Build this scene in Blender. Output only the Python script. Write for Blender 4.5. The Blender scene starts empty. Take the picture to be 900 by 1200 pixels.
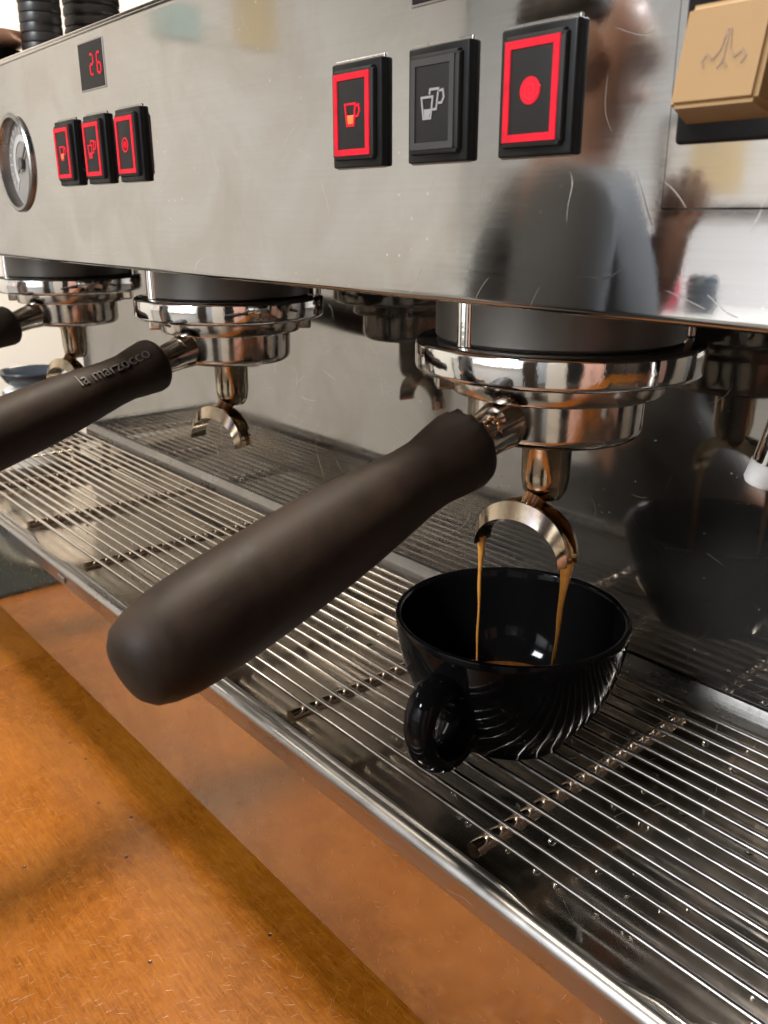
import bpy, bmesh, math, random
from mathutils import Vector, Matrix
R = math.radians
random.seed(7)
scene = bpy.context.scene
COL = scene.collection

# ------------------------------------------------------------------ camera
cam_d = bpy.data.cameras.new('camera'); cam = bpy.data.objects.new('camera', cam_d); COL.objects.link(cam)
_r = Vector((0.6471, 0.7624, -0.0015)); _u = Vector((-0.2463, 0.2109, 0.9460)); _w = Vector((-0.7215, 0.6118, -0.3242))
m = Matrix((( _r.x, _u.x, -_w.x, 0.1942), (_r.y, _u.y, -_w.y, -0.2441), (_r.z, _u.z, -_w.z, 0.0408), (0, 0, 0, 1)))
cam.matrix_world = m
cam_d.sensor_fit = 'HORIZONTAL'; cam_d.sensor_width = 36.0; cam_d.lens = 36.0 * 1019.5 / 900.0
cam_d.clip_start = 0.01; cam_d.clip_end = 60
cam_d.dof.use_dof = True; cam_d.dof.focus_distance = 0.31; cam_d.dof.aperture_fstop = 40.0
scene.camera = cam
# ------------------------------------------------------------------ world and lamps
world = bpy.data.worlds.new('World'); scene.world = world; world.use_nodes = True
bg = world.node_tree.nodes['Background']; bg.inputs[0].default_value = (1.0, 0.93, 0.84, 1); bg.inputs[1].default_value = 0.02
scene.view_settings.view_transform = 'Standard'; scene.view_settings.look = 'None'
scene.view_settings.exposure = 0.0; scene.view_settings.gamma = 1.0
LAMPS = [  # machine lamp and added wall fill: position, size, power, colour
    ((-1.85, -0.95, 1.25), 0.50, 10, (1.0, 0.90, 0.80)),  # added fill that brightens the cream wall
    ((-0.45, 0.02, 1.30), 0.22, 43, (1.0, 0.88, 0.72)),
    ((-0.10, -1.95, 1.30), 0.50, 125, (0.93, 0.965, 1.0)),  # added cool fill, brightens the front wall mirrored in the panel
    ((-1.75, 0.75, 1.30), 0.50, 36, (1.0, 0.89, 0.78)),  # added fill for the wall beyond the machine
]

# ------------------------------------------------------------------ node helpers
class NT:
    def __init__(s, name):
        s.m = bpy.data.materials.new(name); s.m.use_nodes = True; s.t = s.m.node_tree
        s.b = s.t.nodes['Principled BSDF']
        s.tc = s.t.nodes.new('ShaderNodeTexCoord')
    def n(s, typ, ins=None, **kw):
        nd = s.t.nodes.new(typ)
        for k, v in kw.items(): setattr(nd, k, v)
        for k, v in (ins or {}).items():
            if hasattr(v, 'is_linked') or isinstance(v, bpy.types.NodeSocket): s.t.links.new(v, nd.inputs[k])
            else: nd.inputs[k].default_value = v
        return nd
    def math(s, op, a, b=None, c=None):
        ins = {0: a}
        if b is not None: ins[1] = b
        if c is not None: ins[2] = c
        return s.n('ShaderNodeMath', ins, operation=op).outputs[0]
    def mapping(s, scale=(1, 1, 1), rot=(0, 0, 0), loc=(0, 0, 0), src=None):
        return s.n('ShaderNodeMapping', {0: src or s.tc.outputs['Object'], 'Location': loc, 'Rotation': rot, 'Scale': scale}).outputs[0]
    def noise(s, vec, scale, detail=3, rough=0.5, dist=0.0):
        return s.n('ShaderNodeTexNoise', {'Vector': vec, 'Scale': scale, 'Detail': detail, 'Roughness': rough, 'Distortion': dist}).outputs[0]
    def ramp(s, fac, stops):
        nd = s.n('ShaderNodeValToRGB', {0: fac}); e = nd.color_ramp.elements
        while len(e) < len(stops): e.new(0.5)
        for el, (p, c) in zip(e, stops):
            el.position = p; el.color = c if len(c) == 4 else (*c, 1)
        return nd.outputs[0]
    def mr(s, v, a, b, c, d):
        return s.n('ShaderNodeMapRange', {0: v, 1: a, 2: b, 3: c, 4: d}).outputs[0]
    def mix(s, fac, a, b, blend='MIX'):
        nd = s.n('ShaderNodeMix', data_type='RGBA', blend_type=blend)
        for i, v in ((0, fac), (6, a), (7, b)):
            if isinstance(v, bpy.types.NodeSocket): s.t.links.new(v, nd.inputs[i])
            else: nd.inputs[i].default_value = v if i == 0 else (*v, 1) if len(v) == 3 else v
        return nd.outputs[2]
    def set(s, k, v):
        if isinstance(v, bpy.types.NodeSocket): s.t.links.new(v, s.b.inputs[k])
        else: s.b.inputs[k].default_value = (*v, 1) if isinstance(v, tuple) and len(v) == 3 and 'Radius' not in k else v
    def bump(s, h, strength=0.2, dist=0.001, normal=None):
        ins = {'Height': h, 'Strength': strength, 'Distance': dist}
        if normal is not None: ins['Normal'] = normal
        return s.n('ShaderNodeBump', ins).outputs[0]
    def scratches(s, vec, scale, width, length, dens=0.6, curve=2.0):
        """short hairline scratches, one per voronoi cell, each in a random direction (1 = scratch)"""
        wv = s.n('ShaderNodeTexNoise', {'Vector': vec, 'Scale': scale * 0.7, 'Detail': 1.0})
        off = s.n('ShaderNodeVectorMath', {0: wv.outputs[1], 1: (0.5, 0.5, 0.5)}, operation='SUBTRACT').outputs[0]
        off = s.n('ShaderNodeVectorMath', {0: off, 'Scale': curve / scale}, operation='SCALE').outputs[0]
        vec = s.n('ShaderNodeVectorMath', {0: vec, 1: off}, operation='ADD').outputs[0]
        vo = s.n('ShaderNodeTexVoronoi', {'Vector': vec, 'Scale': scale, 'Randomness': 1.0}, voronoi_dimensions='2D')
        loc = s.n('ShaderNodeVectorMath', {0: vec, 1: vo.outputs['Position']}, operation='SUBTRACT').outputs[0]
        sp = s.n('ShaderNodeSeparateColor', {0: vo.outputs['Color']})
        ang = s.math('MULTIPLY', sp.outputs[0], 6.2832)
        rv = s.n('ShaderNodeVectorRotate', {'Vector': loc, 'Angle': ang}, rotation_type='Z_AXIS').outputs[0]
        xyz = s.n('ShaderNodeSeparateXYZ', {0: rv})
        ax = s.math('ABSOLUTE', xyz.outputs[0]); ay = s.math('ABSOLUTE', xyz.outputs[1])
        a = s.mr(ax, width * 0.3, width, 1, 0); b = s.mr(ay, length * 0.5, length, 1, 0)
        d = s.mr(sp.outputs[1], dens - 0.02, dens + 0.02, 1, 0)
        return s.math('MULTIPLY', s.math('MULTIPLY', a, b), s.math('MULTIPLY', d, sp.outputs[2]))

def plain(name, col, rough=0.5, metal=0.0, coat=0.0, emit=None, es=1.0, spec=None, var=0.0, vscale=60):
    s = NT(name)
    if var:
        f = s.noise(s.tc.outputs['Object'], vscale, 4)
        s.set('Base Color', s.mix(f, tuple(c * (1 - var) for c in col), tuple(min(1, c * (1 + var)) for c in col)))
        s.set('Roughness', s.mr(f, 0.3, 0.7, max(0.02, rough - 0.08), rough + 0.08))
    else:
        s.set('Base Color', col); s.set('Roughness', rough)
    s.set('Metallic', metal); s.set('Coat Weight', coat)
    if emit: s.set('Emission Color', emit); s.set('Emission Strength', es)
    if spec is not None: s.set('Specular IOR Level', spec)
    return s.m

def swiz(s, order):
    sp = s.n('ShaderNodeSeparateXYZ', {0: s.tc.outputs['Object']}); d = dict(x=0, y=1, z=2)
    return s.n('ShaderNodeCombineXYZ', {i: sp.outputs[d[ch]] for i, ch in enumerate(order)}).outputs[0]

def brushed(name, col=(0.62, 0.60, 0.57), r0=0.10, r1=0.24, order='xzy', brush=0.05, scr=0.25, dirt=0.25, wave=0.0, bstr=0.10, dense=False, specks=0.6, metal=1.0):
    """sheet steel brushed along the first axis, smudged and scratched"""
    s = NT(name); v = swiz(s, order)
    streak = s.noise(s.mapping((14, 900, 1), src=v), 1.0, 3, 0.6)
    smudge = s.noise(s.mapping((1, 1, 1), src=v), 22, 5, 0.62, 0.6)
    fine = s.noise(v, 420, 2)
    s1 = s.scratches(v, 55, 0.00013, 0.006, 0.55, 1.2); s2 = s.scratches(s.mapping((1, 1, 1), loc=(.37, .21, 0), src=v), 22, 0.00016, 0.016, 0.45, 1.6)
    scrs = s.math('ADD', s1, s2)
    if dense:
        for k, (sc_, w_, l_, d_) in enumerate([(260, .00018, .0016, .8), (150, .00018, .0026, .7)]):
            scrs = s.math('ADD', scrs, s.scratches(s.mapping(loc=(.17 * k, .31 * k, 0), src=v), sc_, w_, l_, d_, 0.9))
    rough = s.math('ADD', s.mr(smudge, 0.35, 0.7, r0, r1), s.math('MULTIPLY', s.mr(streak, 0.3, 0.7, -0.5, 0.5), brush))
    s.set('Roughness', s.math('ADD', rough, s.math('MULTIPLY', scrs, 0.25)))
    c = s.mix(s.mr(smudge, 0.4, 0.75, 0, dirt), col, tuple(x * y for x, y in zip(col, (0.72, 0.66, 0.58))))
    c = s.mix(s.mr(streak, 0.35, 0.75, 0, 0.16), c, tuple(x * 0.7 for x in col))
    c = s.mix(s.math('MULTIPLY', scrs, scr), c, (0.88, 0.86, 0.82))
    vo = s.n('ShaderNodeTexVoronoi', {'Vector': v, 'Scale': 170.0}, voronoi_dimensions='2D')
    vc = s.n('ShaderNodeSeparateColor', {0: vo.outputs['Color']})
    clump = s.mr(s.noise(v, 16, 3, 0.6), 0.45, 0.62, 0, 1)
    spk = s.math('MULTIPLY', s.math('MULTIPLY', s.mr(vo.outputs['Distance'], 0.03, 0.09, 1, 0), s.mr(vc.outputs[0], 0.20, 0.22, 1, 0)), clump)
    c = s.mix(s.math('MULTIPLY', spk, s.math('MULTIPLY', vc.outputs[1], specks)), c, (0.90, 0.88, 0.84))
    s.set('Base Color', c); s.set('Metallic', metal)
    h = s.math('ADD', s.math('MULTIPLY', streak, 0.04), s.math('ADD', s.math('MULTIPLY', scrs, -1.0), s.math('MULTIPLY', fine, 0.15)))
    nrm = s.bump(h, bstr, 0.0005)
    if wave:
        nrm = s.bump(s.noise(v, 9, 1), wave, 0.004, nrm)
    s.set('Normal', nrm)
    return s.m

def chrome(name, col=(0.74, 0.72, 0.70), rough=0.05, stain=(0.34, 0.19, 0.08), amt=0.0, bumps=0.04):
    s = NT(name); v = s.tc.outputs['Object']
    n = s.noise(v, 75, 5, 0.6, 0.8); n2 = s.noise(v, 380, 3)
    c = s.mix(s.mr(n, 0.50, 0.72, 0, amt), col, stain) if amt else col
    s.set('Base Color', c); s.set('Metallic', 1.0)
    s.set('Roughness', s.mr(n, 0.35, 0.75, rough, rough + 0.10 + amt * 0.12))
    s.set('Normal', s.bump(s.math('ADD', n, s.math('MULTIPLY', n2, 0.3)), bumps, 0.001))
    return s.m

# ------------------------------------------------------------------ materials
M = {}
M['panel'] = brushed('brushed_panel_steel', (0.455, 0.452, 0.446), 0.035, 0.095, 'xzy', 0.03, 0.40, 0.6, 0.02, 0.03, specks=0.5)
M['splash'] = brushed('polished_splash_steel', (0.33, 0.315, 0.295), 0.03, 0.10, 'xzy', 0.01, 0.6, 0.6, 0.015, 0.015, metal=0.955)
M['face'] = brushed('scratched_face_steel', (0.58, 0.53, 0.41), 0.05, 0.15, 'xzy', 0.02, 0.22, 0.7, 0.01, 0.06, True, metal=0.975)
M['basin'] = brushed('wet_basin_steel', (0.50, 0.45, 0.385), 0.06, 0.20, 'xyz', 0.03, 0.3, 0.7, 0.02, 0.03, metal=0.975)
M['rail'] = brushed('rail_steel', (0.40, 0.385, 0.365), 0.24, 0.40, 'xzy', 0.06, 0.4, 0.25)
M['hem'] = brushed('hem_steel', (0.30, 0.285, 0.265), 0.22, 0.36, 'xzy', 0.05, 0.3, 0.4)
M['chrome'] = chrome('chrome', (0.74, 0.73, 0.71), 0.03, bumps=0.07)
M['basket'] = chrome('stained_chrome', (0.58, 0.53, 0.47), 0.07, (0.30, 0.17, 0.07), 0.75, 0.06)
M['spout'] = chrome('brassy_chrome', (0.52, 0.43, 0.31), 0.08, (0.26, 0.13, 0.045), 0.8, 0.06)
M['wire'] = chrome('wire_steel', (0.80, 0.76, 0.70), 0.13, (0.40, 0.28, 0.18), 0.25, 0.0)
M['rod'] = chrome('rod_steel', (0.78, 0.66, 0.54), 0.10, (0.40, 0.22, 0.11), 0.4, 0.0)
M['castgrey'] = plain('dark_cast_metal', (0.12, 0.11, 0.10), 0.42, 0.9, var=0.3)
M['dark'] = plain('dark_underside', (0.018, 0.016, 0.015), 0.5, 0.3)
M['bblack'] = plain('black_button_plastic', (0.005, 0.005, 0.005), 0.36, var=0.2, spec=0.22)
M['capface'] = plain('button_cap_face', (0.016, 0.0145, 0.0135), 0.5, var=0.15, spec=0.16)
M['red'] = plain('red_lit_plastic', (0.22, 0.004, 0.010), 0.5, spec=0.2, emit=(0.76, 0.004, 0.020), es=0.95)
def uneven(m):
    nt = m.node_tree; b = nt.nodes['Principled BSDF']; tc = nt.nodes.new('ShaderNodeTexCoord'); n = nt.nodes.new('ShaderNodeTexNoise'); n.inputs['Scale'].default_value = 190
    r = nt.nodes.new('ShaderNodeMapRange'); nt.links.new(tc.outputs['Object'], n.inputs['Vector']); nt.links.new(n.outputs[0], r.inputs[0])
    for i, v in enumerate((0.3, 0.7, 0.62, 1.12)): r.inputs[i + 1].default_value = v
    nt.links.new(r.outputs[0], b.inputs['Emission Strength'])
uneven(M['red'])
M['orange'] = plain('orange_lit_plastic', (0.6, 0.1, 0.02), 0.4, emit=(1.0, 0.12, 0.03), es=0.95)
M['swirl'] = plain('dim_red_print', (0.35, 0.01, 0.02), 0.4, emit=(0.62, 0.012, 0.035), es=0.95)
M['unlit'] = plain('unlit_grey_print', (0.24, 0.23, 0.22), 0.45)
M['unlitframe'] = plain('unlit_smoked_plastic', (0.040, 0.038, 0.036), 0.40, spec=0.3)
M['glassblk'] = plain('display_window', (0.010, 0.009, 0.009), 0.35, spec=0.14)
M['tan'] = plain('tan_plastic', (0.265, 0.155, 0.062), 0.5, spec=0.3, var=0.06, vscale=30)
M['tanmark'] = plain('worn_brown_print', (0.20, 0.115, 0.055), 0.5, var=0.5, vscale=900)
M['dial'] = plain('gauge_dial_grey', (0.22, 0.20, 0.18), 0.5)
M['dialmark'] = plain('gauge_dark_marks', (0.08, 0.075, 0.07), 0.5)
M['dialwhite'] = plain('gauge_white_print', (0.42, 0.40, 0.38), 0.5)
M['ceramic'] = plain('black_glazed_ceramic', (0.0035, 0.0032, 0.0032), 0.06, spec=0.085)
M['blackcup'] = plain('black_paper_cup', (0.014, 0.013, 0.013), 0.34, var=0.2)
M['copper'] = plain('pinkish_copper', (0.62, 0.36, 0.27), 0.3, 0.6)
M['white'] = plain('white_glaze', (0.82, 0.80, 0.76), 0.2)
M['tip'] = plain('dull_grey_plastic', (0.50, 0.48, 0.46), 0.5, var=0.2, vscale=300)
M['bluegrey'] = plain('blue_grey_enamel', (0.055, 0.064, 0.075), 0.2)
M['rubber'] = plain('black_rubber', (0.008, 0.011, 0.012), 0.75, var=0.3, spec=0.2)
M['cable'] = plain('grey_cable', (0.20, 0.20, 0.20), 0.4)
M['plaster'] = plain('cream_wall_paint', (0.80, 0.75, 0.67), 0.8, var=0.03, vscale=3)
M['coolwall'] = plain('cool_white_wall_paint', (0.77, 0.79, 0.81), 0.8, var=0.03, vscale=3)
M['floor'] = plain('dark_floor_tile', (0.10, 0.085, 0.07), 0.5, var=0.2, vscale=5)
M['walnut'] = plain('dark_cabinet_wood', (0.045, 0.032, 0.025), 0.45, var=0.3, vscale=8)
M['skin'] = plain('skin', (0.30, 0.165, 0.115), 0.5, var=0.08, vscale=30)
M['hair'] = plain('dark_hair', (0.02, 0.015, 0.012), 0.5, var=0.3, vscale=90)
M['shirt'] = plain('dark_grey_cotton', (0.085, 0.09, 0.098), 0.85, var=0.2, vscale=60)
M['apron'] = plain('black_apron_cotton', (0.014, 0.014, 0.015), 0.85, var=0.25, vscale=60)
M['shade'] = plain('lamp_metal', (0.05, 0.05, 0.05), 0.4)
M['glow'] = plain('lamp_diffuser', (0.9, 0.88, 0.8), 0.5, emit=(1.0, 0.88, 0.72), es=6.0)
for nm, c in dict(pgreen=(0.50, 0.60, 0.55), pyellow=(0.75, 0.60, 0.36), pblue=(0.45, 0.48, 0.72), pred=(0.60, 0.06, 0.10), pink=(0.75, 0.45, 0.38)).items():
    M[nm] = plain('printed_card_' + nm[1:], c, 0.6, var=0.15, vscale=14)

def handle_mat():
    s = NT('black_handle_plastic'); v = s.tc.outputs['Object']
    n = s.noise(v, 900, 2); n2 = s.noise(v, 45, 6, 0.65, 0.5)
    s.set('Base Color', s.mix(s.mr(n2, 0.3, 0.7, 0, 1), (0.0085, 0.0046, 0.0025), (0.0250, 0.0140, 0.0078)))
    s.set('Roughness', s.mr(n2, 0.3, 0.7, 0.50, 0.66)); s.set('Specular IOR Level', 0.18)
    s.set('Normal', s.bump(n, 0.10, 0.0004)); return s.m
M['handle'] = handle_mat()

def coffee_mat(name, a, b, rough=0.12, sc=160):
    s = NT(name); n = s.noise(s.tc.outputs['Object'], sc, 4)
    s.set('Base Color', s.mix(n, a, b)); s.set('Roughness', rough); s.set('Coat Weight', 0.4)
    s.set('Subsurface Weight', 0.15); s.set('Subsurface Radius', (0.002, 0.001, 0.0005)); return s.m
M['stream'] = coffee_mat('espresso_stream', (0.33, 0.125, 0.020), (0.58, 0.27, 0.060), 0.10, 420)
M['crema'] = coffee_mat('espresso_crema', (0.060, 0.018, 0.004), (0.24, 0.085, 0.018), 0.15, 420)
M['dregs'] = coffee_mat('wet_coffee', (0.12, 0.045, 0.012), (0.30, 0.12, 0.03), 0.1)

def water_mat():
    s = NT('water'); s.set('Base Color', (1, 1, 1)); s.set('Roughness', 0.02); s.set('IOR', 1.33); s.set('Transmission Weight', 1.0); return s.m
M['water'] = water_mat()
def glass_mat():
    s = NT('gauge_glass'); s.set('Base Color', (1, 1, 1)); s.set('Roughness', 0.02); s.set('IOR', 1.1); s.set('Transmission Weight', 1.0); s.set('Alpha', 0.25); return s.m
M['glass'] = glass_mat()

def counter_mat():
    s = NT('varnished_counter_wood'); v = swiz(s, 'xyz')
    fib = s.noise(s.mapping((60, 700, 1), rot=(0, 0, R(4)), src=v), 1.6, 6, 0.75, 0.6)
    big = s.noise(v, 14, 5, 0.6, 0.4); mid = s.noise(v, 150, 4, 0.7)
    c = s.ramp(s.math('ADD', s.math('MULTIPLY', fib, 0.62), s.math('MULTIPLY', big, 0.38)),
               [(0.26, (0.050, 0.0135, 0.0012)), (0.48, (0.160, 0.047, 0.0026)), (0.74, (0.31, 0.112, 0.007))])
    c = s.mix(s.mr(mid, 0.42, 0.62, 0.0, 0.35), c, (0.25, 0.085, 0.012))
    sc = None
    for k, (scale, wd, ln, dn) in enumerate([(210, .00018, .0018, .8), (140, .00018, .0026, .7), (60, .00016, .006, .35)]):
        q = s.scratches(s.mapping(loc=(.13 * k, .29 * k, 0), src=v), scale, wd, ln, dn, 1.0)
        sc = q if sc is None else s.math('ADD', sc, q)
    c = s.mix(s.math('MULTIPLY', sc, 0.10), c, (0.62, 0.34, 0.09))
    pit = s.n('ShaderNodeTexVoronoi', {'Vector': v, 'Scale': 45.0}, voronoi_dimensions='2D')
    pm = s.math('MULTIPLY', s.mr(pit.outputs['Distance'], 0.02, 0.05, 1, 0), s.mr(s.n('ShaderNodeSeparateColor', {0: pit.outputs['Color']}).outputs[0], 0.22, 0.24, 1, 0))
    c = s.mix(pm, c, (0.02, 0.012, 0.008))
    s.set('Base Color', c)
    s.set('Roughness', s.math('ADD', s.mr(big, 0.3, 0.7, 0.20, 0.36), s.math('MULTIPLY', sc, 0.2)))
    s.set('Specular IOR Level', 0.36)
    h = s.math('ADD', s.math('MULTIPLY', fib, 0.35), s.math('SUBTRACT', s.math('MULTIPLY', mid, 0.35), s.math('ADD', s.math('MULTIPLY', sc, 0.45), s.math('MULTIPLY', pm, 1.5))))
    s.set('Normal', s.bump(h, 0.32, 0.0008)); return s.m
M['counter'] = counter_mat()

# ------------------------------------------------------------------ mesh helpers
def mesh_obj(name, verts, faces, mat, parent=None, smooth=35, mtx=None):
    me = bpy.data.meshes.new(name); me.from_pydata([tuple(v) for v in verts], [], faces); me.validate()
    bm = bmesh.new(); bm.from_mesh(me); bmesh.ops.recalc_face_normals(bm, faces=bm.faces); bm.to_mesh(me); bm.free()
    return link(name, me, mat, parent, smooth, mtx)
def link(name, me, mat, parent=None, smooth=35, mtx=None):
    if mat: me.materials.append(M[mat] if isinstance(mat, str) else mat)
    if smooth:
        me.shade_smooth(); me.set_sharp_from_angle(angle=R(smooth))
    o = bpy.data.objects.new(name, me); COL.objects.link(o)
    if parent: o.parent = parent
    if mtx is not None: o.matrix_local = mtx
    return o
def from_bm(name, bm, mat, parent=None, smooth=35, mtx=None):
    bmesh.ops.recalc_face_normals(bm, faces=bm.faces)
    me = bpy.data.meshes.new(name); bm.to_mesh(me); bm.free()
    return link(name, me, mat, parent, smooth, mtx)
def empty(name, loc=(0, 0, 0), rz=0.0):
    o = bpy.data.objects.new(name, None); o.empty_display_size = 0.02; COL.objects.link(o)
    o.location = loc; o.rotation_euler = (0, 0, rz); return o
def tag(o, label, cat, group=None):
    o['label'] = label; o['category'] = cat
    if group: o['group'] = group
    return o
def kind(o, k): o['kind'] = k; return o
def box(name, lo, hi, mat, parent=None, bev=0.0, seg=2, mtx=None):
    bm = bmesh.new(); bmesh.ops.create_cube(bm, size=1)
    for v in bm.verts: v.co = Vector([lo[i] + (v.co[i] + 0.5) * (hi[i] - lo[i]) for i in range(3)])
    if bev: bmesh.ops.bevel(bm, geom=bm.edges[:], offset=bev, segments=seg, profile=0.5, affect='EDGES')
    return from_bm(name, bm, mat, parent, 18, mtx)
def lathe(name, prof, mat, parent=None, n=64, smooth=35, mtx=None, close=False):
    """revolve [(r, z)] about Z"""
    vs, fs = [], []
    for i in range(n):
        a = 2 * math.pi * i / n
        for r, z in prof: vs.append((r * math.cos(a), r * math.sin(a), z))
    k = len(prof)
    for i in range(n):
        j = (i + 1) % n
        for q in range(k - 1 + (1 if close else 0)):
            q2 = (q + 1) % k
            fs.append((i * k + q, j * k + q, j * k + q2, i * k + q2))
    bm = bmesh.new(); bv = [bm.verts.new(v) for v in vs]
    for f in fs: bm.faces.new([bv[i] for i in f])
    bmesh.ops.remove_doubles(bm, verts=bm.verts, dist=1e-6)
    bmesh.ops.dissolve_degenerate(bm, edges=bm.edges, dist=1e-7)
    return from_bm(name, bm, mat, parent, smooth, mtx)
def tube_bm(bm, pts, rad, n=10, cap=True):
    pts = [Vector(p) for p in pts]; rings = []
    prev = None
    for i, p in enumerate(pts):
        d = (pts[min(i + 1, len(pts) - 1)] - pts[max(i - 1, 0)]).normalized()
        if prev is None:
            a = Vector((0, 0, 1)) if abs(d.z) < 0.9 else Vector((1, 0, 0)); x = d.cross(a).normalized()
        else:
            x = (prev - d * prev.dot(d)).normalized()
        prev = x; y = d.cross(x); r = rad[i] if isinstance(rad, (list, tuple)) else rad
        rings.append([bm.verts.new(p + (x * math.cos(2 * math.pi * k / n) + y * math.sin(2 * math.pi * k / n)) * r) for k in range(n)])
    for a, b in zip(rings, rings[1:]):
        for k in range(n): bm.faces.new((a[k], a[(k + 1) % n], b[(k + 1) % n], b[k]))
    if cap:
        bm.faces.new(rings[0]); bm.faces.new(rings[-1])
def tube(name, pts, rad, mat, parent=None, n=10, mtx=None):
    bm = bmesh.new(); tube_bm(bm, pts, rad, n); return from_bm(name, bm, mat, parent, 50, mtx)
def extrude_x(name, prof, x0, x1, mat, parent=None, closed=True, caps=True, nx=1, smooth=35):
    """profile [(y, z)] swept along X"""
    vs, fs = [], []; k = len(prof)
    for i in range(nx + 1):
        x = x0 + (x1 - x0) * i / nx
        vs += [(x, y, z) for y, z in prof]
    for i in range(nx):
        for q in range(k if closed else k - 1):
            q2 = (q + 1) % k; fs.append((i * k + q, i * k + q2, (i + 1) * k + q2, (i + 1) * k + q))
    if caps and closed: fs += [tuple(range(k)), tuple(range(nx * k, nx * k + k))]
    return mesh_obj(name, vs, fs, mat, parent, smooth)
def arc(cy, cz, r, a0, a1, n=6):
    return [(cy + r * math.cos(R(a0 + (a1 - a0) * i / n)), cz + r * math.sin(R(a0 + (a1 - a0) * i / n))) for i in range(n + 1)]
def strokes(name, lines, w, mat, parent, y, th=0.0002, mtx=None, closed=()):
    """flat ribbons drawn in the XZ plane facing -Y at depth y"""
    bm = bmesh.new()
    for li, pts in enumerate(lines):
        pts = [Vector((p[0], 0, p[1])) for p in pts]; cl = li in closed; n = len(pts); L = []; Rr = []
        for i in range(n):
            a = pts[(i - 1) % n] if (cl or i > 0) else pts[i]; b = pts[(i + 1) % n] if (cl or i < n - 1) else pts[i]
            d1 = (pts[i] - a); d2 = (b - pts[i]); d1 = d1.normalized() if d1.length else d2.normalized(); d2 = d2.normalized() if d2.length else d1
            t = (d1 + d2).normalized(); nr = Vector((-t.z, 0, t.x)); k = 1 / max(0.5, nr.dot(Vector((-d1.z, 0, d1.x))))
            L.append(pts[i] + nr * w / 2 * k); Rr.append(pts[i] - nr * w / 2 * k)
        f0 = [bm.verts.new(v + Vector((0, y - th, 0))) for v in L]; f1 = [bm.verts.new(v + Vector((0, y - th, 0))) for v in Rr]
        g0 = [bm.verts.new(v + Vector((0, y + th, 0))) for v in L]; g1 = [bm.verts.new(v + Vector((0, y + th, 0))) for v in Rr]
        for i in range(n if cl else n - 1):
            j = (i + 1) % n
            bm.faces.new((f0[i], f0[j], f1[j], f1[i])); bm.faces.new((f0[i], g0[i], g0[j], f0[j])); bm.faces.new((f1[i], f1[j], g1[j], g1[i]))
    return from_bm(name, bm, mat, parent, 0, mtx)
def flat_poly(name, pts, mat, parent, y, th=0.0003, mtx=None):
    n = len(pts); vs = [(p[0], y - th, p[1]) for p in pts] + [(p[0], y + th, p[1]) for p in pts]
    fs = [tuple(range(n)), tuple(range(2 * n - 1, n - 1, -1))] + [(i, (i + 1) % n, n + (i + 1) % n, n + i) for i in range(n)]
    return mesh_obj(name, vs, fs, mat, parent, 0, mtx)
def copy_tree(o, parent=None):
    c = o.copy(); COL.objects.link(c); c.parent = parent
    if parent is not None: c.matrix_parent_inverse = o.matrix_parent_inverse.copy()
    for ch in list(o.children): copy_tree(ch, c)
    return c

# ================================================================== setting
CZ = -0.2550        # counter top
FZ = -1.29          # floor
kind(box('counter_top', (-0.80, -0.235, CZ - 0.04), (1.3, 0.62, CZ), 'counter', None, 0.004), 'structure')
kind(box('counter_base', (-0.77, -0.20, FZ), (1.25, 0.58, CZ - 0.0405), 'walnut'), 'structure')
kind(box('floor', (-3.0, -3.0, FZ - 0.05), (2.5, 2.2, FZ), 'floor'), 'structure')
kind(box('wall_left', (-2.62, -2.98, FZ), (-2.5, 2.18, 1.75), 'plaster'), 'structure')
kind(box('wall_front', (-2.49, -2.72, FZ), (2.4, -2.6, 1.75), 'coolwall'), 'structure')

# ================================================================== espresso machine
YP = -0.069; XL, XR = -0.76, 0.46
mach = empty('espresso_machine', (-0.12, 0.16, CZ))
tag(mach, 'long brushed stainless steel espresso machine with lit red buttons and three groups', 'espresso machine')
mach_inv = Matrix.Translation((0.12, -0.16, -CZ))
def P(o):      # parent under the machine, keeping world coordinates
    o.parent = mach; o.matrix_parent_inverse = mach_inv; return o

prof = ([(-0.040, 0.0192)] + arc(YP + 0.0018, 0.0172 + 0.0018, 0.0018, 270, 180, 6) + [(YP, 0.0194), (YP, 0.0198), (YP, 0.1134), (YP, 0.1138)]
        + arc(YP + 0.0028, 0.1142, 0.0028, 180, 95, 5) + [(YP + 0.0040, 0.1163)] + arc(YP + 0.0068, 0.1170, 0.0030, 190, 90, 5)
        + [(YP + 0.010, 0.1198), (YP + 0.012, 0.1178), (YP + 0.03, 0.1178), (YP + 0.03, 0.105), (YP + 0.010, 0.105), (YP + 0.010, 0.030), (-0.040, 0.0225)])
panel = extrude_x('front_panel', prof, XL, XR, 'panel', None, True, True, 1, 40)
GX, GZ, GR = -0.3172, 0.0668, 0.0236
bm = bmesh.new(); bmesh.ops.create_cone(bm, cap_ends=True, segments=64, radius1=GR, radius2=GR, depth=0.03,
    matrix=Matrix.Translation((GX, YP, GZ)) @ Matrix.Rotation(R(90), 4, 'X'))
cutter = from_bm('cut', bm, None)
md = panel.modifiers.new('b', 'BOOLEAN'); md.object = cutter; md.operation = 'DIFFERENCE'; md.solver = 'EXACT'
bpy.context.view_layer.update()
ev = panel.evaluated_get(bpy.context.evaluated_depsgraph_get()); nm = bpy.data.meshes.new_from_object(ev)
panel.modifiers.clear(); panel.data = nm; nm.shade_smooth(); nm.set_sharp_from_angle(angle=R(40))
bpy.data.objects.remove(cutter)
P(panel)
P(box('top_deck', (XL + 0.002, YP + 0.0305, 0.1120), (XR - 0.002, 0.40, 0.1172), 'rail', None, 0.001))
P(box('underside', (XL + 0.002, -0.0395, 0.0215), (XR - 0.002, 0.40, 0.030), 'dark', None, 0.0005))
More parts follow.
